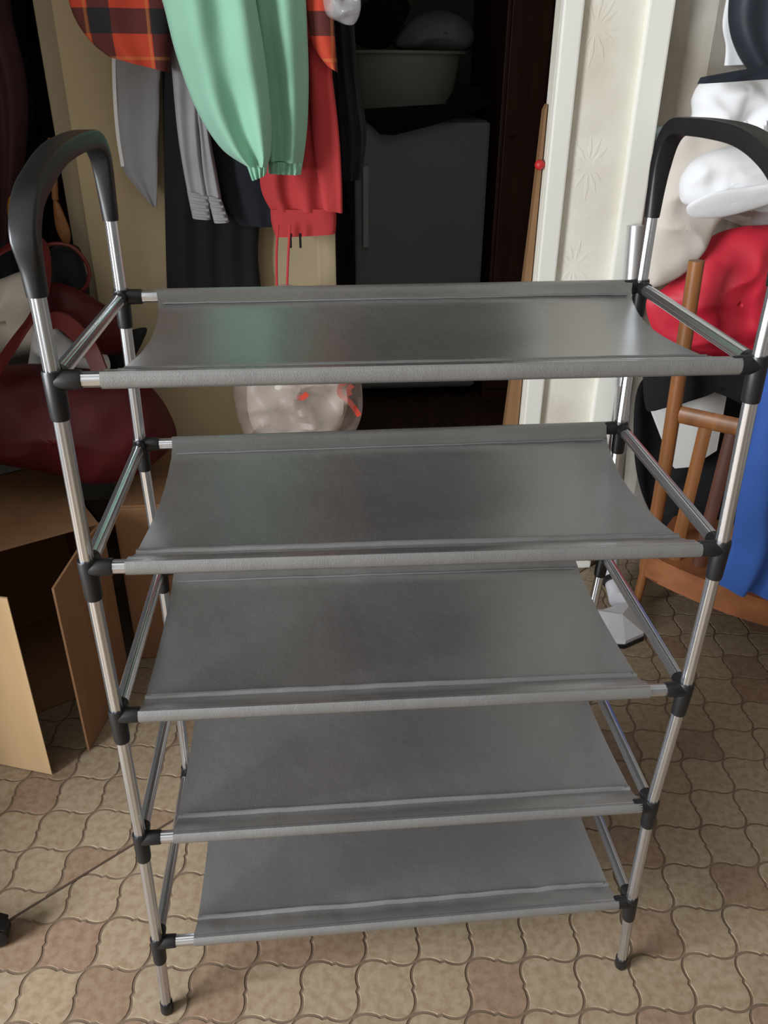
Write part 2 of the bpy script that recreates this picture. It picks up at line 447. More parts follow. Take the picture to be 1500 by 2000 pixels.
# the room's own walls and an added shading block; window opening in the left wall
WY0, WY1, WZ0, WZ1 = -1.55, -0.35, 0.5, 1.7
bm = bmesh.new()
box(bm, (XL-0.15, YB, 0), (XL, WY0, ZC)); box(bm, (XL-0.15, WY1, 0), (XL, 0.0, ZC))
box(bm, (XL-0.15, WY0, 0), (XL, WY1, WZ0)); box(bm, (XL-0.15, WY0, WZ1), (XL, WY1, ZC))
struct('wall_left', bm, 'cream')
wall('wall_rear', (XL-0.15, YB-0.15, 0), (XR+0.15, YB, ZC), 'cream')
wall('wall_right', (XR, YB, 0), (XR+0.15, 3.0, ZC), 'cream')
wall('ceiling', (XL-0.15, YB-0.15, ZC), (XR+0.15, 3.0, ZC+0.12), 'ceiling')
wall('wall_shading_block', (XL-0.15, 0.0, 0), (-0.74, 3.0, ZC), 'cream')  # added unseen block, near edge set to keep window light off the left
wall('wall_alcove_back', (-0.74, 1.45, 0), (-0.20, 1.55, ZC), 'dark_wall')
# wall pier hung with clothes, between the alcove and the doorway
wall('wall_back_left', (-0.198, YW, 0), (0.232, 1.12, ZC), 'beige')
bm = bmesh.new(); box(bm, (-0.232, YW+0.012, 0), (-0.198, 1.12, ZC), 0.003); struct('trim_1', bm, 'beige_trim')
bm = bmesh.new(); box(bm, (0.232, YW-0.012, 0), (JL, 1.12, ZC), 0.004); struct('trim_2', bm, 'beige')
wall('wall_back_right', (0.80, 1.05, 0), (XR, 1.22, ZC), 'stained')
bm = bmesh.new(); box(bm, (JL, YW, 2.1), (JR, 1.12, ZC)); struct('wall_back_lintel', bm, 'beige')
# white casing: two raised mouldings with an embossed papered field between, and a bare wood jamb
bm = bmesh.new(); box(bm, (JR, 1.012, 0), (0.875, 1.05, ZC)); cas = struct('trim_3', bm, 'paper')
for x0, x1 in ((JR, JR+0.038), (0.829, 0.877)):
    bm = bmesh.new(); box(bm, (x0, YW-0.004, 0), (x1, 1.013, ZC), 0.004); obj('moulding', bm, 'white', cas, smooth=False)
bl = [at(1064, 215, 1.03), at(1040, 420, 1.03), at(1012, 640, 1.03), at(984, 850, 1.03)]; bl.append(bl[-1]+(bl[-1]-bl[-2])*(bl[-1].z/(bl[-2].z-bl[-1].z)))
bl[-1].z = 0.001
bm = bmesh.new(); prism(bm, bl + [Vector((JR-0.003, 1.03, 0.001)), Vector((JR-0.003, 1.03, bl[0].z+0.01))], (0.0, 0.022, 0))
tag(obj('wooden_board', bm, 'jamb', smooth=False), 'narrow tan wooden board leaning in the dark doorway beside the white casing', 'board')
for fx, fy, fr_, fn in ((1165, 55, 0.055, 12), (1150, 325, 0.05, 11), (1120, 520, 0.045, 10)):
    c0 = at(fx, fy, 1.012); bm = bmesh.new(); rnd = random.Random(fn)
    for k in range(fn):
        an = 2*math.pi*k/fn + rnd.uniform(-0.15, 0.15); L = fr_*rnd.uniform(0.7, 1.0); d = Vector((math.cos(an), 0, math.sin(an)*1.25)); w = Vector((-d.z, 0, d.x)).normalized()*0.0035
        prism(bm, [c0+d*0.012, c0+d*(L*0.6)+w, c0+d*L, c0+d*(L*0.6)-w], (0, -0.0006, 0))
    obj('floral_relief', bm, 'paper', cas, smooth=False)
# dark hall beyond the doorway
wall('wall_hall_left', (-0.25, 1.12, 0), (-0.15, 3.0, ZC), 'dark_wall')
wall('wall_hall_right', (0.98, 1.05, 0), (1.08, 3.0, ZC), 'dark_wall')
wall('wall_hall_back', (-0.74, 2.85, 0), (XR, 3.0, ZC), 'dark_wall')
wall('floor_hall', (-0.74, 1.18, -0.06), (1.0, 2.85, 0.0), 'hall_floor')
# window frame with panes
bm = bmesh.new()
for y0, y1, z0, z1 in ((WY0, WY1, WZ0, WZ0+0.06), (WY0, WY1, WZ1-0.06, WZ1), (WY0, WY0+0.06, WZ0, WZ1), (WY1-0.06, WY1, WZ0, WZ1), (-0.98, -0.92, WZ0, WZ1)):
    box(bm, (XL-0.13, y0, z0), (XL-0.08, y1, z1), 0.004)
win = struct('window_1', bm, 'white')
for y0, y1 in ((WY0+0.06, -0.98), (-0.92, WY1-0.06)):
    bm = bmesh.new(); box(bm, (XL-0.108, y0, WZ0+0.06), (XL-0.102, y1, WZ1-0.06)); obj('pane', bm, 'glass', win, smooth=False)

# ------------------------------------------------------------------ shoe rack
PXJ = {('F', 'L'): [(308, 1840), (275, 1637), (230, 1397), (172, 1108), (105, 742)],
       ('F', 'R'): [(1232, 1760), (1272, 1572), (1338, 1345), (1408, 1070), (1480, 712)],
       ('B', 'L'): [None, None, (314, 1112), (275, 868), (238, 580)],
       ('B', 'R'): [None, None, (1180, 1083), (1212, 835), (1252, 560)]}
DEP = 0.281
J = {}
for (fb, lr), lst in PXJ.items():
    for k, p in enumerate(lst):
        J[fb, lr, k] = at(*p, 0.0 if fb == 'F' else DEP) if p else Vector((J['F', lr, k].x+0.002, DEP, J['F', lr, k].z))
FOOT = {('F', 'L'): atz(327, 1974), ('F', 'R'): atz(1212, 1886), ('B', 'L'): Vector((0.0, DEP, 0)), ('B', 'R'): Vector((0.604, DEP, 0))}
rack = thing('shoe_rack', 'five-tier shoe rack with grey fabric shelves, silver tubes and black arched grips', 'shoe rack', (0.3, 0.14, 0))
RT = 0.0064
def rtube(name, a, b, r=RT, m='alu'):
    bm = bmesh.new(); sweep(bm, [a, b], r, 36, flute=0.05); return obj(name, bm, m, rack)
def sleeve(bm, a, b, r0, r1):
    a = Vector(a); b = Vector(b); d = (b-a)
    sweep(bm, [a, a+d*0.04, a+d*0.93, b], [r0*0.94, r0, r1, r1*0.93], 18)
for (fb, lr) in PXJ:
    for k in range(5):
        p = J[fb, lr, k]; below = J[fb, lr, k-1] if k else FOOT[fb, lr]
        dn = (below-p).normalized()
        ox = (J[fb, 'R' if lr == 'L' else 'L', k]-p).normalized(); oy = (J['B' if fb == 'F' else 'F', lr, k]-p).normalized()
        bm = bmesh.new()
        sleeve(bm, p-dn*0.0085, p+dn*0.034, 0.0088, 0.0082)
        sleeve(bm, p, p+ox*0.0225, 0.0086, 0.0082)
        sleeve(bm, p, p+oy*0.020, 0.0084, 0.0078)
        obj('connector', bm, 'plastic', rack)
        # tube below this joint
        end = FOOT[fb, lr]+Vector((0, 0, 0.004)) if k == 0 else below - dn*0.004
        rtube('post_tube', p+dn*0.032, end)
    bm = bmesh.new(); f = FOOT[fb, lr]; up = (J[fb, lr, 0]-f).normalized()
    sweep(bm, [f+Vector((0, 0, 0.0002)), f+up*0.003, f+up*0.019], [0.0072, 0.0082, 0.0078], 18); obj('foot_cap', bm, 'plastic', rack)
for k in range(5):
    for lr in 'LR':
        a, b = J['F', lr, k], J['B', lr, k]; d = (b-a).normalized(); rtube('side_bar', a+d*0.016, b-d*0.016, 0.0066)
    for fb in 'FB':
        a, b = J[fb, 'L', k], J[fb, 'R', k]; d = (b-a).normalized(); rtube('rail', a+d*0.018, b-d*0.018, 0.0066)
# handles
for lr in 'LR':
    a, b = J['F', lr, 4], J['B', lr, 4]; x = a.x
    rtube('handle_tube', a+Vector((0, 0, 0.002)), Vector((x, 0, 0.940))); rtube('handle_tube', b+Vector((0, 0, 0.002)), Vector((b.x, DEP, 0.945)))
    top = 0.0 if lr == 'R' else -0.013
    path = [(0, 0.921), (0, 0.942), (-0.002, 0.962), (0.004, 0.982+top*0.6), (0.024, 1.003+top), (0.060, 1.018+top*1.3), (0.105, 1.027+top*1.25), (0.16, 1.029+top*1.1), (0.215, 1.028+top), (0.25, 1.025+top), (0.270, 1.011+top*0.7), (0.279, 0.987), (0.281, 0.960), (0.281, 0.932)]
    rad = [(0.0082, 0.0082), (0.0088, 0.0088), (0.0090, 0.0100), (0.0085, 0.0102), (0.0085, 0.0102), (0.0085, 0.0102), (0.0085, 0.0102), (0.0085, 0.0102), (0.0085, 0.0102), (0.0085, 0.0102), (0.0085, 0.0102), (0.0085, 0.0098), (0.0082, 0.009), (0.0082, 0.0082)]
    P3 = [Vector((x+(b.x-x)*(y/DEP), y, z)) for y, z in path]
    P4 = smooth_path(P3, 5); R4 = []
    for i in range(len(rad)-1):
        for j in range(5):
            t = j/5; R4.append((rad[i][0]*(1-t)+rad[i+1][0]*t, rad[i][1]*(1-t)+rad[i+1][1]*t))
    R4.append(rad[-1])
    bm = bmesh.new(); pts = P4; seg = 20; prev = None
    for i, p in enumerate(pts):
        t = (pts[min(i+1, len(pts)-1)]-pts[max(i-1, 0)]).normalized()
        bx = Vector((1, 0, 0)); n = t.cross(bx).normalized()
        ring = []
        flat = min(1.0, (R4[i][1]-0.0082)/0.0018)
        for s in range(seg):
            th = 2*math.pi*s/seg; c, q = math.cos(th), math.sin(th)
            e = 1.0 - 0.72*max(0, flat)
            cx = math.copysign(abs(c)**e, c); cq = math.copysign(abs(q)**e, q)
            ring.append(bm.verts.new(p + bx*(cx*R4[i][1]) + n*(cq*R4[i][0])))
        if prev:
            for s in range(seg): bm.faces.new((prev[s], prev[(s+1) % seg], ring[(s+1) % seg], ring[s]))
        else: bm.faces.new(ring[::-1])
        prev = ring
    bm.faces.new(prev)
    obj('grip', bm, 'plastic', rack)
# fabric shelves: sleeves around the front and back rails, sewn hems, a sheet that sags a little
#   pixel spans of the cloth on the front rail, on the back rail, inward draw of the side edges (left, right)
SP = [((380, 1205), None, 0.002, 0.003), ((340, 1250), None, 0.002, 0.003), ((272, 1266), None, 0.002, 0.004),
      ((247, 1366), (337, 1184), 0.007, 0.019), ((199, 1443), (305, 1236), 0.015, 0.025)]
def rail_x(k, fb, px):
    a, b = J[fb, 'L', k], J[fb, 'R', k]
    best = None
    pa, pb = project(a), project(b)
    lo, hi = 0.0, 1.0
    for _ in range(40):
        m = (lo+hi)/2
        if project(a.lerp(b, m))[0] < px: lo = m
        else: hi = m
    return lo
for k in range(5):
    fs, bs, dl, dr = SP[k]
    t0, t1 = rail_x(k, 'F', fs[0]), rail_x(k, 'F', fs[1])
    if bs: u0, u1 = rail_x(k, 'B', bs[0]), rail_x(k, 'B', bs[1])
    else: u0, u1 = t0-0.006, t1-0.004
    fa, fb_, ba, bb = J['F', 'L', k], J['F', 'R', k], J['B', 'L', k], J['B', 'R', k]
    R = 0.0079
    prof = []        # (v, dz, drawn-in weight)
    for s in range(0, 13): 
        th = math.radians(-100 - s*17)   # round the front rail from behind-below, over the front, to the top
        prof.append((R*math.sin(math.radians(100+17*s))*1.0, R*-math.cos(math.radians(100+17*s)), 0.0, s))
    cols = 61
    rows = []
    # front sleeve: start under the rail, go round the front to the top
    for s in range(11):
        th = math.radians(-60 - s*18)
        rows.append(('F', R*math.cos(th), R*math.sin(th), 0.0))
    hemw = 0.030
    rows += [('F', 0.007, 0.0055, 0.03), ('F', 0.016, 0.0005, 0.18), ('F', hemw-0.003, -0.0035, 0.45), ('F', hemw-0.001, -0.0010, 0.47), ('F', hemw+0.001, -0.0008, 0.49), ('F', hemw+0.003, -0.0035, 0.52)]
    for s in range(1, 14): rows.append(('M', s/14, 0, 0))
    rows += [('B', -hemw-0.003, -0.0035, 0.52), ('B', -hemw+0.001, -0.0010, 0.49), ('B', -0.016, 0.0005, 0.18), ('B', -0.007, 0.0055, 0.03)]
    for s in range(11):
        th = math.radians(90 - s*18)
        rows.append(('B', R*math.cos(th), R*math.sin(th), 0.0))
    bm = bmesh.new(); grid = []
    nrow = len(rows)
    for ri, (kind, dy, dz, wgt) in enumerate(rows):
        line = []
        for c in range(cols):
            u = c/(cols-1)
            pf = fa.lerp(fb_, t0+(t1-t0)*u); pb = ba.lerp(bb, u0+(u1-u0)*u)
            span = (pb-pf); L = span.length; sdn = span/L
            if kind == 'F': v = dy/L; base = pf + sdn*dy; z = dz
            elif kind == 'B': v = 1+dy/L; base = pb + sdn*dy; z = dz
            else:
                v = (hemw+0.003)/L + dy*(1-2*(hemw+0.003)/L); base = pf + span*v
                z = -0.0035 - 0.0055*math.sin(math.pi*dy)*(0.6+0.4*math.sin(math.pi*u)) + 0.0016*nz((base.x, base.y, k*3.0), 9, k+2)*math.sin(math.pi*dy)
            # hem waves on the lowest shelf
            if kind != 'M' and 0.1 < wgt < 0.6: z += 0.0016*nz((base.x*3, k*2.0, 0), 12, k+5)*(1.6 if k == 0 else 0.6)
            draw = math.sin(math.pi*min(1, max(0, v)))**0.75 if 0 < v < 1 else 0
            if kind in 'FB' and wgt == 0: draw = 0
            edge_l = max(0, 1-u*6)**1.5; edge_r = max(0, 1-(1-u)*6)**1.5
            base = base + Vector((draw*(dl*edge_l - dr*edge_r), 0, 0))
            z += -0.004*draw*(edge_l*(dl > 0.01)+edge_r*(dr > 0.01))*0.6
            line.append(bm.verts.new(base+Vector((0, 0, z))))
        grid.append(line)
    for i in range(nrow-1):
        for c in range(cols-1): bm.faces.new((grid[i][c], grid[i][c+1], grid[i+1][c+1], grid[i+1][c]))
    sh = obj('shelf_cloth', bm, 'cloth', rack)
    md = sh.modifiers.new('thickness', 'SOLIDIFY'); md.thickness = 0.0009; md.offset = 0
    es = sh.modifiers.new('crisp_edges', 'EDGE_SPLIT'); es.split_angle = math.radians(50)
    # stitched hem lines
    for kind in 'FB':
        bm = bmesh.new(); pts = []
        for c in range(41):
            u = 0.012 + c/40*0.976
            pf = fa.lerp(fb_, t0+(t1-t0)*u); pb = ba.lerp(bb, u0+(u1-u0)*u); d = (pb-pf).normalized()
            p = pf + d*hemw if kind == 'F' else pb - d*hemw
            v = hemw/DEP; draw = math.sin(math.pi*v)**0.75
            edge_l = max(0, 1-u*6)**1.5; edge_r = max(0, 1-(1-u)*6)**1.5
            p = p + Vector((draw*(dl*edge_l - dr*edge_r), 0, -0.0004 + 0.0016*nz((p.x*3, k*2.0, 0), 12, k+5)*(1.6 if k == 0 else 0.6)))
            pts.append(p)
        sweep(bm, pts, (0.0009, 0.0016), 6); obj('hem_seam', bm, 'hem', sh)

# ------------------------------------------------------------------ cardboard boxes
H = Vector((-0.172, 0.662, 0)); ud = Vector((-0.868, -0.497, 0)).normalized(); vd = Vector((-0.497, 0.868, 0)).normalized(); BH = 0.36; TH = 0.004
def panel(bm, p, q, z0, z1, th=TH):
    p = Vector(p); q = Vector(q); d = (q-p).normalized(); n = Vector((-d.y, d.x, 0))*th
    prism(bm, [(p.x, p.y, z0), (q.x, q.y, z0), (q.x, q.y, z1), (p.x, p.y, z1)], n)
LC = H + ud*0.34; BX = 0.30
cb = thing('cardboard_box', 'open cardboard box lying on its side, its flaps spread toward the rack', 'box', H.lerp(LC, 0.5))
bm = bmesh.new()
panel(bm, H, H+vd*BX, 0.002, BH); panel(bm, LC, LC+vd*BX, 0.002, BH); panel(bm, H+vd*BX, LC+vd*BX, 0.002, BH)
for z in (0.001, BH-TH):
    prism(bm, [H+Vector((0, 0, z)), LC+Vector((0, 0, z)), LC+vd*BX+Vector((0, 0, z)), H+vd*BX+Vector((0, 0, z))], (0, 0, TH))
obj('box_body', bm, 'card', cb, smooth=False)
tip = Vector((-0.209, 0.470, 0)); A = Vector((-0.257, 0.420, 0))
bm = bmesh.new(); n = Vector((0.0039, -0.0008, 0))
d = H-tip
prism(bm, [tip+Vector((0, 0, 0.002)), H+Vector((0, 0, 0.002)), H+Vector((0, 0, BH)), H.lerp(tip, 0.45)+Vector((0, 0, BH+0.002)), tip+Vector((0, 0, BH-0.012))], n)
obj('flap', bm, 'card', cb, smooth=False)
bm = bmesh.new(); prism(bm, [A+Vector((0, 0, 0.002)), LC+Vector((0.0, -0.003, 0.002)), LC+Vector((0, -0.003, BH)), A+Vector((0, 0, BH+0.008))], (0.0005, -0.0039, 0))
obj('flap', bm, 'card_lit', cb, smooth=False)
cb2 = thing('cardboard_box', 'closed brown cardboard box standing against the beige wall, under the burgundy bag', 'box', (-0.05, 0.85, 0))
bm = bmesh.new(); box(bm, (-0.165, 0.725, 0.001), (0.10, 0.985, 0.352), 0.003); obj('box_body', bm, 'card', cb2, smooth=False)
for y0, y1 in ((0.728, 0.853), (0.857, 0.982)):
    bm = bmesh.new(); box(bm, (-0.163, y0, 0.352), (0.098, y1, 0.356), 0.001); obj('flap', bm, 'card', cb2, smooth=False)

# ------------------------------------------------------------------ burgundy bag and what lies in the alcove
bag = thing('handbag', 'large burgundy leather bag with red straps, slumped on the cardboard boxes', 'bag', at(140, 930, 0.80))
obj('body', blob([(-120, 720), (-20, 715), (70, 712), (170, 722), (262, 735), (312, 775), (343, 835), (338, 868), (296, 908), (238, 930), (180, 928), (95, 908), (0, 890), (-120, 870)], 0.80, 0.10, 3, wr=0.014, fr=7), 'burgundy', bag)
obj('lip', blob([(95, 555), (140, 560), (195, 590), (238, 620), (250, 660), (232, 690), (190, 690), (150, 668), (115, 640), (88, 600)], 0.87, 0.03, 5, wr=0.006), 'burgundy', bag)
bm = bmesh.new(); ribbon(bm, [at(x, y, Y) for x, y, Y in ((-15, 735, 0.71), (35, 660, 0.74), (75, 600, 0.78), (88, 540, 0.82), (80, 480, 0.86), (40, 470, 0.9), (-40, 520, 0.92))], 0.022, 0.005, (0.8, 0, 0.5)); obj('strap', bm, 'redstrap', bag)
bm = bmesh.new(); ribbon(bm, [at(x, y, Y) for x, y, Y in ((78, 640, 0.76), (110, 625, 0.77), (140, 640, 0.78), (175, 680, 0.79), (195, 725, 0.78))], 0.030, 0.005, (0.6, 0, 0.7)); obj('strap', bm, 'redstrap', bag)
bm = bmesh.new(); sweep(bm, smooth_path([at(x, y, Y) for x, y, Y in ((70, 500, 0.9), (95, 478, 0.9), (140, 482, 0.9), (172, 520, 0.9), (168, 560, 0.9), (130, 588, 0.9))]), 0.0035, 8); obj('strap_loop', bm, 'redstrap', bag)
tag(obj('folded_cloth', blob([(-60, 560), (0, 545), (50, 530), (95, 555), (100, 620), (85, 680), (20, 700), (-60, 700)], 0.93, 0.05, 8, wr=0.02, fr=9), 'cream_cloth'), 'crumpled pale cloth stuffed behind the burgundy bag strap', 'cloth')
tag(obj('folded_cloth', blob([(70, 640), (100, 622), (130, 650), (165, 690), (205, 690), (215, 720), (190, 745), (120, 750), (60, 735), (58, 690)], 0.885, 0.02, 11, wr=0.015, fr=11), 'white_cloth'), 'white cloth bundle poking out of the burgundy bag', 'cloth')
tag(obj('black_pouch', blob([(100, 485), (150, 480), (165, 520), (175, 580), (150, 600), (112, 590), (100, 540)], 0.93, 0.03, 13, wr=0.006), 'black_cloth'), 'small black pouch between the red straps', 'pouch')
tag(obj('black_pouch', blob([(215, 680), (245, 650), (285, 640), (280, 665), (255, 710), (225, 745), (180, 745), (195, 715)], 0.915, 0.012, 14, wr=0.006), 'black_cloth'), 'flat black pouch lying on the burgundy bag beside the rack shelf', 'pouch')
# hanging coats deep in the alcove
tag(obj('hanging_coat', drape([(-260, -330), (-230, 0), (-200, 300), (-180, 640)], [(40, -330), (48, 0), (70, 250), (95, 640)], 1.16, 0.10, 4, 0.016, 21), 'navy'), 'near-black coat hanging deep in the alcove', 'coat')
tag(obj('hanging_coat', drape([(-60, -330), (-40, 0), (-30, 250), (0, 640)], [(62, -330), (66, 0), (110, 280), (175, 640)], 1.28, 0.08, 5, 0.018, 23), 'maroon'), 'dark maroon coat hanging beside the beige trim', 'coat')
tag(obj('hanging_coat', drape([(-150, -330), (-140, 0), (-60, 250), (-30, 470)], [(20, -330), (20, 0), (55, 200), (30, 470)], 1.02, 0.06, 3, 0.012, 25), 'maroon'), 'dark maroon coat hanging foremost in the alcove', 'coat')
horn = thing('shoehorn', 'long brown shoehorn hanging beside the beige trim', 'shoehorn', at(118, 470, 0.97))
bm = bmesh.new(); sweep(bm, smooth_path([at(x, y, 0.97) for x, y in ((100, 270), (104, 330), (108, 390))]), 0.006, 10); obj('handle', bm, 'horn', horn)
obj('blade', blob([(104, 390), (114, 395), (128, 425), (138, 455), (134, 478), (120, 470), (108, 440)], 0.97, 0.006, 4, wr=0.001), 'horn', horn)
tag(obj('dust_brush', blob([(18, 385), (38, 378), (52, 390), (50, 420), (36, 445), (18, 430)], 0.97, 0.02, 6, wr=0.003), 'yellow'), 'small ochre yellow object hanging among dark coats', 'brush')

# ------------------------------------------------------------------ coat rail and the clothes on the wall pier
rail_z = 1.40
cr = thing('coat_rail', 'wooden coat rail fixed on the beige wall above the clothes', 'coat rail', (0.02, 0.99, rail_z))
bm = bmesh.new(); box(bm, (-0.19, 0.978, rail_z), (0.26, 0.9995, rail_z+0.08), 0.003); obj('board', bm, 'wood', cr, smooth=False)
for x in (-0.15, -0.05, 0.05, 0.15, 0.24):
    bm = bmesh.new(); sweep(bm, smooth_path([(x, 0.98, rail_z+0.05), (x, 0.94, rail_z+0.03), (x, 0.90, rail_z+0.01), (x, 0.88, rail_z+0.03)]), 0.004, 8); obj('hook', bm, 'steel', cr)
G = 'clothes hung on the beige wall'
def hang(name, label, cat, m, *a, **k):
    return tag(obj(name, drape(*a, **k), m), label, cat, G)
hang('coat', 'long black coat hanging on the beige wall behind the mint sweatshirt', 'coat', 'black_cloth',
     [(335, -260), (318, 0), (318, 200), (322, 400), (326, 560), (332, 650)], [(520, -260), (520, 0), (520, 300), (508, 430), (504, 500), (510, 580), (500, 650)], 0.968, 0.03, 4, 0.005, 31)
tw = hang('towel', 'pale blue-grey towel with a white edge below the plaid shirt', 'towel', 'blue_grey',
     [(228, -120), (222, 60), (221, 150), (226, 250), (238, 325), (270, 370), (296, 402)], [(330, -120), (318, 60), (313, 150), (310, 250), (308, 325), (307, 370), (306, 404)], 0.955, 0.012, 1, 0.003, 33)
bm = bmesh.new(); ribbon(bm, [at(x, y, 0.9515) for x, y in ((223, 60), (223, 150), (229, 250), (240, 325))], 0.006, 0.004, (1, 0, 0)); obj('white_edge', bm, 'white_cloth', tw)
hang('plaid_shirt', 'red and black plaid flannel shirt with rounded hem above the towel', 'shirt', 'plaid',
     [(120, -260), (118, -120), (130, -20), (146, 35), (178, 82), (215, 112)], [(345, -260), (342, -120), (336, -20), (334, 50), (333, 110), (333, 142)], 0.87, 0.03, 2, 0.005, 35)
ks = thing('grey_sweater', 'grey knit sweater with ribbed cuffs hanging beside the mint sleeve', 'sweater', at(410, 430, 0.91), G)
obj('sleeve', drape([(318, -200), (326, 0), (336, 140), (346, 250), (358, 330), (366, 372)], [(372, -200), (378, 0), (388, 140), (392, 250), (400, 330), (410, 380)], 0.915, 0.035, 1.5, 0.004, 37), 'grey_cloth', ks)
obj('sleeve', drape([(372, 60), (380, 180), (390, 260), (396, 330), (404, 380)], [(405, 60), (402, 180), (410, 260), (424, 340), (432, 385)], 0.905, 0.025, 1, 0.003, 38), 'grey_cloth', ks)
for l, r_ in (([(365, 372), (376, 425)], [(409, 380), (412, 428)]), ([(404, 380), (418, 434)], [(431, 385), (448, 433)])):
    c = obj('cuff', drape(l, r_, 0.908, 0.03, 0, 0.0, 39, cols=20, rows=8, rough=0.0), 'grey_cloth', ks)
    for t in (0.15, 0.4, 0.65, 0.9):
        p = at(l[0][0]+(l[1][0]-l[0][0])*t, l[0][1]+(l[1][1]-l[0][1])*t, 0.895); q_ = at(r_[0][0]+(r_[1][0]-r_[0][0])*t, r_[0][1]+(r_[1][1]-r_[0][1])*t, 0.895)
        b2 = bmesh.new(); sweep(b2, [p.lerp(q_, 0.08), p.lerp(q_, 0.5)+Vector((0, -0.003, 0)), p.lerp(q_, 0.92)], 0.0025, 8); obj('rib', b2, 'grey_cloth', c)
hang('trousers', 'dark navy trousers folded over, hanging below the mint sleeve', 'trousers', 'navy',
     [(400, 100), (402, 250), (425, 350), (445, 415), (470, 440)], [(545, 100), (545, 250), (542, 380), (535, 425), (530, 444)], 0.938, 0.012, 2, 0.002, 41)
mint = thing('sweatshirt', 'mint green fleece sweatshirt with gathered cuffs hanging on the beige wall', 'sweatshirt', at(480, 350, 0.85), G)
obj('sleeve', drape([(380, -260), (540, -120)][:0]+[(455, -260), (485, -60), (500, 30), (515, 150), (522, 250), (524, 312)], [(585, -260), (594, -60), (599, 30), (603, 150), (600, 250), (592, 316)], 0.852, 0.05, 1.6, 0.013, 45), 'mint', mint)
obj('sleeve', drape([(280, -260), (302, -60), (322, 20), (345, 110), (384, 215), (432, 290), (478, 322)], [(455, -260), (488, -60), (503, 20), (520, 130), (530, 240), (529, 300), (522, 322)], 0.805, 0.07, 1.9, 0.014, 43), 'mint', mint)
obj('cuff', drape([(524, 314), (524, 338)], [(592, 316), (588, 340)], 0.852, 0.04, 6, 0.004, 46, rows=10), 'mint', mint)
obj('cuff', drape([(480, 318), (492, 352)], [(524, 318), (520, 340)], 0.805, 0.04, 4, 0.004, 47, rows=10), 'mint', mint)
cor = thing('sweatshirt', 'coral red sweatshirt with ribbed waistband hanging behind the mint sleeves', 'sweatshirt', at(590, 462, 0.905), G)
obj('body', drape([(500, -200), (508, 60), (512, 250), (508, 360), (530, 412)], [(640, -200), (640, 60), (640, 150), (650, 300), (654, 412)], 0.915, 0.025, 2.4, 0.008, 51), 'coral', cor)
obj('sleeve', drape([(600, 80), (602, 140), (610, 260), (622, 360), (630, 408)], [(640, 80), (648, 140), (662, 260), (668, 360), (669, 416)], 0.895, 0.02, 1, 0.003, 52), 'coral', cor)
obj('waistband', drape([(528, 408), (530, 435), (538, 462)], [(656, 406), (657, 430), (655, 456)], 0.915, 0.03, 0, 0.0, 53, rows=12, rough=0.002), 'coral', cor)
for px_ in (567, 586):
    bm = bmesh.new(); sweep(bm, [at(px_, 456, 0.90), at(px_+1, 484, 0.90)], 0.0022, 8); obj('drawstring', bm, 'black_cloth', cor)
hang('plaid_scarf', 'small red plaid cloth hanging right of the mint sweatshirt', 'scarf', 'plaid',
     [(588, -260), (594, -60), (600, 30), (612, 90), (640, 130)], [(650, -260), (650, -60), (652, 30), (656, 90), (660, 142)], 0.868, 0.014, 1, 0.003, 55)
hang('coat', 'black coat hanging at the edge of the dark doorway', 'coat', 'black_cloth',
     [(630, -260), (645, 0), (655, 150), (664, 300), (668, 352)], [(690, -260), (690, 0), (700, 150), (716, 260), (704, 350)], 0.955, 0.035, 2, 0.005, 57)
tag(obj('clear_wrap', blob([(630, -60), (672, -60), (700, -20), (704, 20), (690, 48), (660, 42), (634, 20)], 0.84, 0.03, 59, wr=0.012, fr=22), 'clearfilm'), 'crumpled clear plastic wrap hanging beside the red plaid cloth', 'plastic wrap', G)
# plastic carrier bag on coral strings
pb_ = thing('carrier_bag', 'thin white plastic carrier bag with red print hanging from coral strings', 'bag', at(585, 890, 0.862), G)
obj('bag_body', blob([(470, 660), (510, 575), (545, 556), (580, 560), (640, 600), (690, 690), (708, 770), (700, 830), (660, 880), (580, 892), (500, 880), (466, 820), (455, 740)], 0.862, 0.06, 61, wr=0.02, fr=14), 'bagfilm', pb_)
obj('contents', blob([(500, 650), (560, 600), (620, 620), (665, 700), (680, 780), (650, 850), (570, 868), (505, 850), (482, 780)], 0.862, 0.035, 62, wr=0.014), 'cream_cloth', pb_)
for pts in ([(543, 440), (540, 500), (541, 570)], [(566, 440), (563, 500), (560, 575)]):
    bm = bmesh.new(); sweep(bm, smooth_path([at(x, y, 0.862) for x, y in pts]), 0.0022, 8); obj('string', bm, 'coral', pb_)
for pts, Y in (([(690, 742), (668, 750), (664, 770), (680, 782), (694, 800), (702, 812)], 0.833), ([(600, 768), (592, 776), (580, 777)], 0.792), ([(688, 752), (680, 762), (684, 772)], 0.826)):
    bm = bmesh.new(); ribbon(bm, [at(x, y, Y) for x, y in pts], 0.010, 0.002, (0.3, 0, 1)); obj('red_print', bm, 'redprint', pb_)

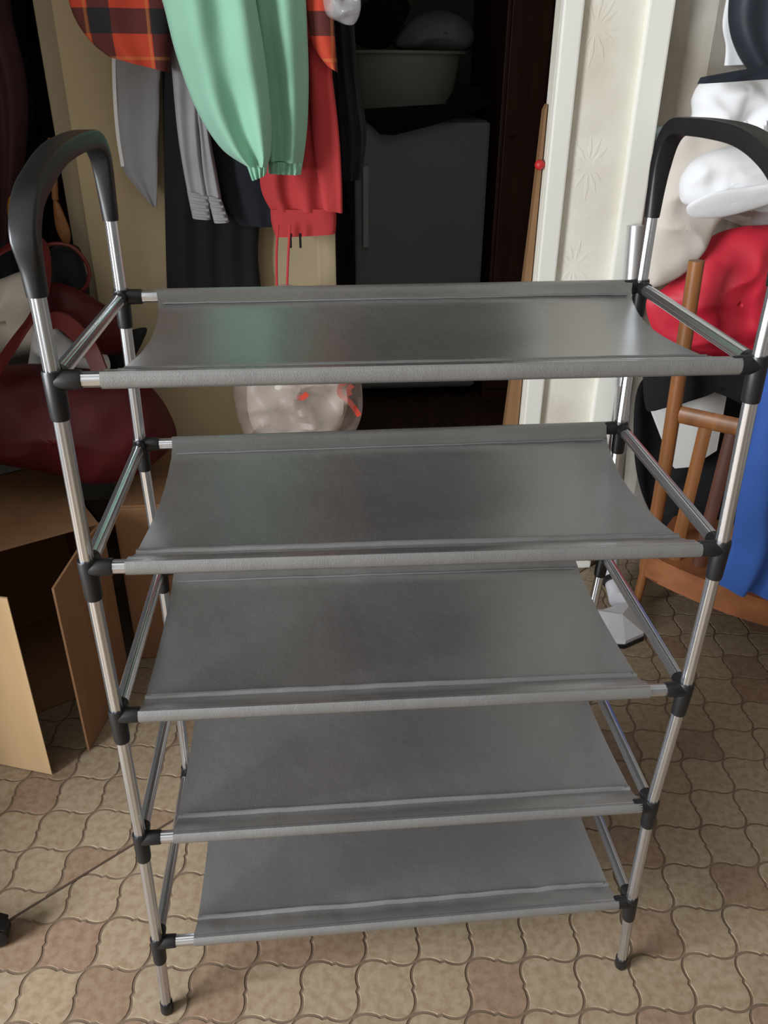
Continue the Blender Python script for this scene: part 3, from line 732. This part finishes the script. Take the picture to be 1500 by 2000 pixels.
# ------------------------------------------------------------------ the dark hall
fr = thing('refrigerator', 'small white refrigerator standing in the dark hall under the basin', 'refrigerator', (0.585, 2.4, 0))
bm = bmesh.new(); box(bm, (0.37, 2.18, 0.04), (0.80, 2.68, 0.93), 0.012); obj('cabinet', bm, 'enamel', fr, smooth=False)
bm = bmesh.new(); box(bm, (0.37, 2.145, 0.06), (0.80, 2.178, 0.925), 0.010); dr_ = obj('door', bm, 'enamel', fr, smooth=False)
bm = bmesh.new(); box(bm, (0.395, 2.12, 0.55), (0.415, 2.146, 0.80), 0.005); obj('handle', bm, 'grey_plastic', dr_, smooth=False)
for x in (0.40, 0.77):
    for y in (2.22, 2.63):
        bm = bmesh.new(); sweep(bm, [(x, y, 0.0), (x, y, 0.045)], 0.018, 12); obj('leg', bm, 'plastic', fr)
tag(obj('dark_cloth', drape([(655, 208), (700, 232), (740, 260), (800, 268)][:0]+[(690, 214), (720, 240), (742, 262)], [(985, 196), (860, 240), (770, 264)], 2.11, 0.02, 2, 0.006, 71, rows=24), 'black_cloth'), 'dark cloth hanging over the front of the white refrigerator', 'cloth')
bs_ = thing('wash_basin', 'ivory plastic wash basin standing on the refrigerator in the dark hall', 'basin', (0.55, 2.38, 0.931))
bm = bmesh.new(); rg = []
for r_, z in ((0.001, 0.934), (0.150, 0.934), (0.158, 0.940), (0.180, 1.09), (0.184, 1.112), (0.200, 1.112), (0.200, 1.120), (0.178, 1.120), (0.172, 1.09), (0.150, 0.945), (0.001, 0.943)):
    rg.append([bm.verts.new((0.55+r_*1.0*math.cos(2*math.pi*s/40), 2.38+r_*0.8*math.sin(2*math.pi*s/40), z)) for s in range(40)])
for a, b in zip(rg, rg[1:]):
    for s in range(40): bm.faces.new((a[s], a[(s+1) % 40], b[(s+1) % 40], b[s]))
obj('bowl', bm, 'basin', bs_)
tag(obj('laundry', blob([(770, 92), (800, 40), (860, 20), (910, 40), (925, 75), (905, 100), (850, 108)], 2.38, 0.10, 73, wr=0.02, fr=8), 'grey_cloth'), 'dim grey laundry heaped in the ivory basin', 'laundry')
tag(obj('dark_laundry', blob([(690, 80), (700, 20), (760, -20), (800, 10), (780, 60), (750, 95)], 2.33, 0.06, 74, wr=0.02, fr=8), 'black_cloth'), 'black garment draped over the left rim of the ivory basin', 'garment')
tag(obj('dark_bundle', blob([(870, 208), (890, 175), (930, 168), (950, 190), (945, 215), (905, 222)], 2.25, 0.04, 75, wr=0.012, fr=10), 'navy'), 'dark bundle lying on the refrigerator beside the basin', 'bundle')
tag(obj('wire_loop', (lambda b: (sweep(b, smooth_path([at(x, y, 2.4) for x, y in ((905, 92), (940, 88), (970, 100), (975, 125), (958, 140), (930, 132))]), 0.008, 10), b)[1])(bmesh.new()), 'black_cloth'), 'black hose loop hanging beside the ivory basin', 'hose')
dw = thing('cupboard', 'brown wooden cupboard standing right of the refrigerator in the dark hall', 'cupboard', (0.905, 2.4, 0))
bm = bmesh.new(); box(bm, (0.83, 2.15, 0.0), (0.975, 2.7, 1.75), 0.004); obj('cabinet', bm, 'wood_dark', dw, smooth=False)
bm = bmesh.new(); box(bm, (0.84, 2.13, 0.05), (0.965, 2.149, 1.7), 0.004); dd = obj('door', bm, 'wood_dark', dw, smooth=False)
bm = bmesh.new(); sweep(bm, [(0.86, 2.13, 0.9), (0.86, 2.11, 0.9)], [0.008, 0.012], 12); obj('knob', bm, 'wood_dark', dd)
kb = at(1050, 322, 1.022)
bm = bmesh.new(); bmesh.ops.create_icosphere(bm, subdivisions=3, radius=0.0095, matrix=Matrix.Translation(kb+Vector((0.004, 0, 0))))
sweep(bm, [kb, kb+Vector((0.03, 0, 0))], 0.004, 8)
tag(obj('red_ornament', bm, 'red'), 'small round red ornament beside the white casing in the dark doorway', 'ornament')

# ------------------------------------------------------------------ low slat-back chair heaped with clothes
P0 = Vector((0.93, 0.817, 0)); cu = Vector((0.79, -0.61, 0)).normalized(); cv = Vector((0.61, 0.79, 0)).normalized()
def cl(u, v, z): return P0 + cu*u + cv*v + Vector((0, 0, z))
ch = thing('chair', 'low brown wooden slat-back chair heaped with clothes beside the white casing', 'chair', cl(0.22, 0.12, 0))
bm = bmesh.new(); pts = []
for k in range(13):
    t = k/12; pts.append(cl(0.0+0.46*t, -0.012-0.045*math.sin(math.pi*t), 0.095))
pts += [cl(0.46, 0.20, 0.095), cl(0.42, 0.235, 0.095), cl(0.06, 0.235, 0.095), cl(0.0, 0.20, 0.095)]
prism(bm, pts, (0, 0, 0.058)); bmesh.ops.bevel(bm, geom=list(bm.edges), offset=0.004, segments=2, affect='EDGES'); obj('seat', bm, 'wood_seat', ch)
bm = bmesh.new(); sweep(bm, smooth_path([cl(-0.006, -0.006, 0.0005), cl(0.0, 0, 0.12), cl(0.002, 0, 0.30), cl(-0.004, 0, 0.52), cl(-0.012, 0.0, 0.77)]), [0.010]*6+[0.0145]*19, 14); obj('back_post', bm, 'wood', ch)
bm = bmesh.new(); sweep(bm, smooth_path([cl(0.455, 0, 0.0005), cl(0.45, 0, 0.12), cl(0.448, 0, 0.30), cl(0.45, 0, 0.52), cl(0.455, 0.0, 0.76)]), 0.0145, 14); obj('back_post', bm, 'wood', ch)
for u in (0.03, 0.42):
    bm = bmesh.new(); sweep(bm, [cl(u, 0.21, 0.0005), cl(u, 0.205, 0.10)], [0.011, 0.015], 12); obj('leg', bm, 'wood', ch)
def brail(name, z, h, m):
    bm = bmesh.new(); q = [cl(0.46*t/8, -0.006*math.sin(math.pi*t/8), z) for t in range(9)]
    sweep(bm, q, [(h, 0.008)]*9, 12); obj(name, bm, m, ch)
brail('mid_rail', 0.475, 0.018, 'wood')
for k, u in enumerate((0.055, 0.105, 0.165, 0.225, 0.285, 0.345, 0.40)):
    bm = bmesh.new(); a = cl(u, 0.0, 0.152); b = cl(u+0.008, 0.0, 0.465)
    sweep(bm, [a, b], [(0.006, 0.0135)]*2, 10, ref=cv); obj('slat', bm, 'wood' if k % 2 == 0 else 'wood_dark', ch)
# on and around the chair
def pile(name, label, cat, m, *a, **k): return tag(obj(name, blob(*a, **k), m), label, cat)
pile('black_cloth', 'black cloth draped over the chair rail below the red jacket', 'cloth', 'black_cloth', [(1262, 690), (1330, 690), (1420, 700), (1520, 700), (1570, 760), (1560, 815), (1490, 808), (1420, 775), (1370, 760), (1330, 765), (1300, 780), (1262, 800)], 0.885, 0.016, 81, wr=0.006)
pile('red_jacket', 'crimson red padded jacket slung over the back of the low chair', 'jacket', 'redjacket', [(1262, 590), (1300, 560), (1340, 530), (1370, 480), (1410, 452), (1480, 440), (1560, 450), (1600, 560), (1580, 680), (1500, 712), (1420, 706), (1335, 690), (1282, 655)], 0.94, 0.05, 83, wr=0.018, fr=9, rings=24, k=10)
pile('cream_shirt', 'off-white shirt hanging down over the chair back below the cap', 'shirt', 'cream_cloth', [(1285, 330), (1300, 270), (1350, 250), (1430, 270), (1440, 380), (1400, 440), (1370, 500), (1320, 545), (1268, 556), (1270, 470)], 0.90, 0.020, 85, wr=0.011, fr=9, rings=28, k=12)
pile('white_shirt', 'bright white shirt crumpled on top of the clothes heap', 'shirt', 'white_cloth', [(1355, 190), (1372, 158), (1420, 142), (1480, 138), (1560, 150), (1600, 250), (1580, 330), (1480, 340), (1380, 330), (1330, 300), (1315, 262), (1352, 230)], 0.962, 0.045, 87, wr=0.022, fr=12, rings=28, k=12)
pile('white_shirt', 'white shirt spread over the heap behind the white cap', 'shirt', 'white_cloth', [(1330, 300), (1400, 250), (1500, 240), (1600, 280), (1600, 420), (1500, 450), (1420, 430), (1350, 400)], 1.025, 0.010, 88, wr=0.012, fr=17, rings=28, k=12)
cap = thing('cap', 'white peaked cap lying on the heap of shirts', 'cap', at(1420, 420, 0.86))
obj('crown', blob([(1326, 368), (1332, 342), (1356, 312), (1405, 290), (1480, 286), (1545, 310), (1550, 378), (1480, 386), (1420, 384), (1372, 392), (1345, 402), (1330, 392)], 0.85, 0.042, 89, wr=0.006, fr=16, rings=24), 'white_cloth', cap)
obj('peak', blob([(1344, 412), (1350, 396), (1390, 374), (1450, 364), (1540, 352), (1530, 386), (1470, 412), (1412, 428), (1364, 428)], 0.808, 0.007, 90, wr=0.001, tilt=-0.55), 'white_cloth', cap)
tag(obj('dark_collar', drape([(1362, 155), (1366, 162)][:0]+[(1368, 152), (1362, 164)], [(1560, 118), (1560, 150)], 0.86, 0.03, 2, 0.003, 91, rows=10), 'navy'), 'black band of cloth along the top of the white shirts', 'cloth')
jk = thing('navy_jacket', 'dark navy jacket hanging on the stained wall above the white shirts', 'jacket', at(1500, 150, 1.0))
obj('body', drape([(1425, -260), (1428, -60), (1424, 40), (1440, 100), (1470, 145)], [(1700, -260), (1700, -60), (1690, 40), (1680, 100), (1660, 150)], 0.985, 0.09, 3, 0.012, 93), 'navy_shell', jk)
obj('lining', drape([(1432, -60), (1412, 40), (1418, 90), (1415, 128)], [(1470, -60), (1450, 40), (1455, 90), (1460, 126)], 1.03, 0.015, 1, 0.002, 94), 'white_cloth', jk)
hk = thing('wall_hook', 'pale blue plastic hook stuck on the stained wall', 'hook', at(1290, 265, 1.048))
bm = bmesh.new(); pl = [at(x, y, 1.049) for x, y in ((1278, 250), (1292, 246), (1298, 268), (1292, 292), (1281, 288), (1276, 268))]; prism(bm, pl, (0, -0.006, 0)); obj('plate', bm, 'pale_blue', hk)
bm = bmesh.new(); sweep(bm, smooth_path([at(1285, 262, 1.042), at(1285, 280, 1.03), at(1286, 288, 1.015), at(1286, 276, 1.005)]), 0.004, 8); obj('prong', bm, 'pale_blue', hk)
tag(obj('blue_garment', drape([(1500, 700), (1470, 850), (1445, 960), (1425, 1080), (1402, 1140)], [(1640, 700), (1640, 850), (1630, 960), (1600, 1080), (1510, 1158)], 0.60, 0.05, 2, 0.012, 95), 'blue'), 'royal blue garment hanging down in front of the chair seat', 'garment')
tag(obj('white_card', (lambda b: (prism(b, [at(x, y, 0.93) for x, y in ((1272, 795), (1300, 778), (1420, 770), (1400, 880), (1350, 912), (1318, 915))], (0.0, 0.02, 0)), b)[1])(bmesh.new()), 'paperwhite', smooth=False), 'white card standing behind the chair slats', 'card')
tag(obj('dark_bag', blob([(1245, 760), (1300, 730), (1420, 760), (1520, 800), (1520, 1020), (1440, 1080), (1330, 1060), (1270, 1000), (1240, 900)], 1.01, 0.03, 97, wr=0.01), 'black_cloth'), 'black bag standing on the floor behind the chair', 'bag')

# ------------------------------------------------------------------ vacuum cleaner wand leaning beside the casing
vc = thing('vacuum_wand', 'silver vacuum cleaner tube with pale grey floor nozzle beside the white casing', 'vacuum cleaner', (0.86, 0.78, 0))
wt = at(1243, 440, 0.97); wbm = at(1190, 1112, 0.90)
bm = bmesh.new(); sweep(bm, [wt, wt.lerp(wbm, 0.42)], 0.0185, 20); obj('tube', bm, 'steel', vc)
bm = bmesh.new(); sweep(bm, [wt.lerp(wbm, 0.42), wt.lerp(wbm, 0.43), wt.lerp(wbm, 0.95)], [0.0185, 0.0165, 0.0165], 20); obj('tube', bm, 'steel', vc)
bm = bmesh.new(); sweep(bm, smooth_path([wt.lerp(wbm, 0.93), wbm, at(1200, 1140, 0.86), at(1208, 1172, 0.80)]), 0.021, 16); el = obj('elbow', bm, 'grey_plastic', vc)
bm = bmesh.new(); sweep(bm, [at(1196, 1130, 0.868), at(1198, 1138, 0.858)], 0.0235, 16); obj('collar', bm, 'plastic', el)
n0, n1, n2, n3 = atz(1178, 1190, 0.045), atz(1238, 1172, 0.040), atz(1258, 1236, 0.018), atz(1222, 1252, 0.018)
bm = bmesh.new()
tp = [atz(1150, 1190, 0.05), n0, n1, n2, n3, atz(1160, 1240, 0.03)]
ctr = sum(tp, Vector())/len(tp)
tv = [bm.verts.new(p) for p in tp]; bv = [bm.verts.new(Vector((p.x, p.y, 0.008))) for p in tp]
hc = bm.verts.new(n0.lerp(n2, 0.45)+Vector((0, 0, 0.014)))
for i in range(len(tv)):
    j = (i+1) % len(tv); bm.faces.new((tv[i], tv[j], hc)); bm.faces.new((tv[i], bv[i], bv[j], tv[j]))
bm.faces.new(bv[::-1]); obj('nozzle', bm, 'grey_plastic', vc, smooth=False)
bm = bmesh.new(); prism(bm, [Vector((p.x*1.0, p.y-0.004, 0.0005)) for p in tp], (0, 0, 0.009)); obj('sole', bm, 'plastic', vc, smooth=False)

# ------------------------------------------------------------------ castor base at the left edge
cp = atz(12, 1835, 0.0)
cbse = thing('castor_base', 'black castor foot of a rolling base on the tiled floor', 'castor', (cp.x-0.20, cp.y-0.02, 0))
hub = Vector((cp.x-0.20, cp.y-0.02, 0.075))
bm = bmesh.new(); sweep(bm, [hub-Vector((0, 0, 0.025)), hub-Vector((0, 0, 0.02)), hub+Vector((0, 0, 0.02)), hub+Vector((0, 0, 0.03))], [0.03, 0.034, 0.03, 0.022], 20); obj('hub', bm, 'plastic', cbse)
a0 = math.atan2(cp.y-hub.y, cp.x-hub.x)
for k in range(5):
    an = a0+k*2*math.pi/5; d = Vector((math.cos(an), math.sin(an), 0)); e = Vector((hub.x, hub.y, 0)) + d*0.190
    s_ = Vector((-d.y, d.x, 0))
    bm = bmesh.new(); sweep(bm, [hub+d*0.02, e+Vector((0, 0, 0.052))], [(0.012, 0.016), (0.008, 0.012)], 10); obj('arm', bm, 'plastic', cbse)
    bm = bmesh.new(); sweep(bm, [e+Vector((0, 0, 0.0195))-s_*0.014, e+Vector((0, 0, 0.0195))-s_*0.012, e+Vector((0, 0, 0.0195))+s_*0.012, e+Vector((0, 0, 0.0195))+s_*0.014], [0.016, 0.019, 0.019, 0.016], 20); w_ = obj('wheel', bm, 'plastic', cbse)
    bm = bmesh.new(); sweep(bm, smooth_path([e+d*-0.018+Vector((0, 0, 0.030)), e+Vector((0, 0, 0.044)), e+d*0.018+Vector((0, 0, 0.034))]), [(0.004, 0.013)]*13, 10, ref=(0, 0, 1)); obj('hood', bm, 'plastic', w_)
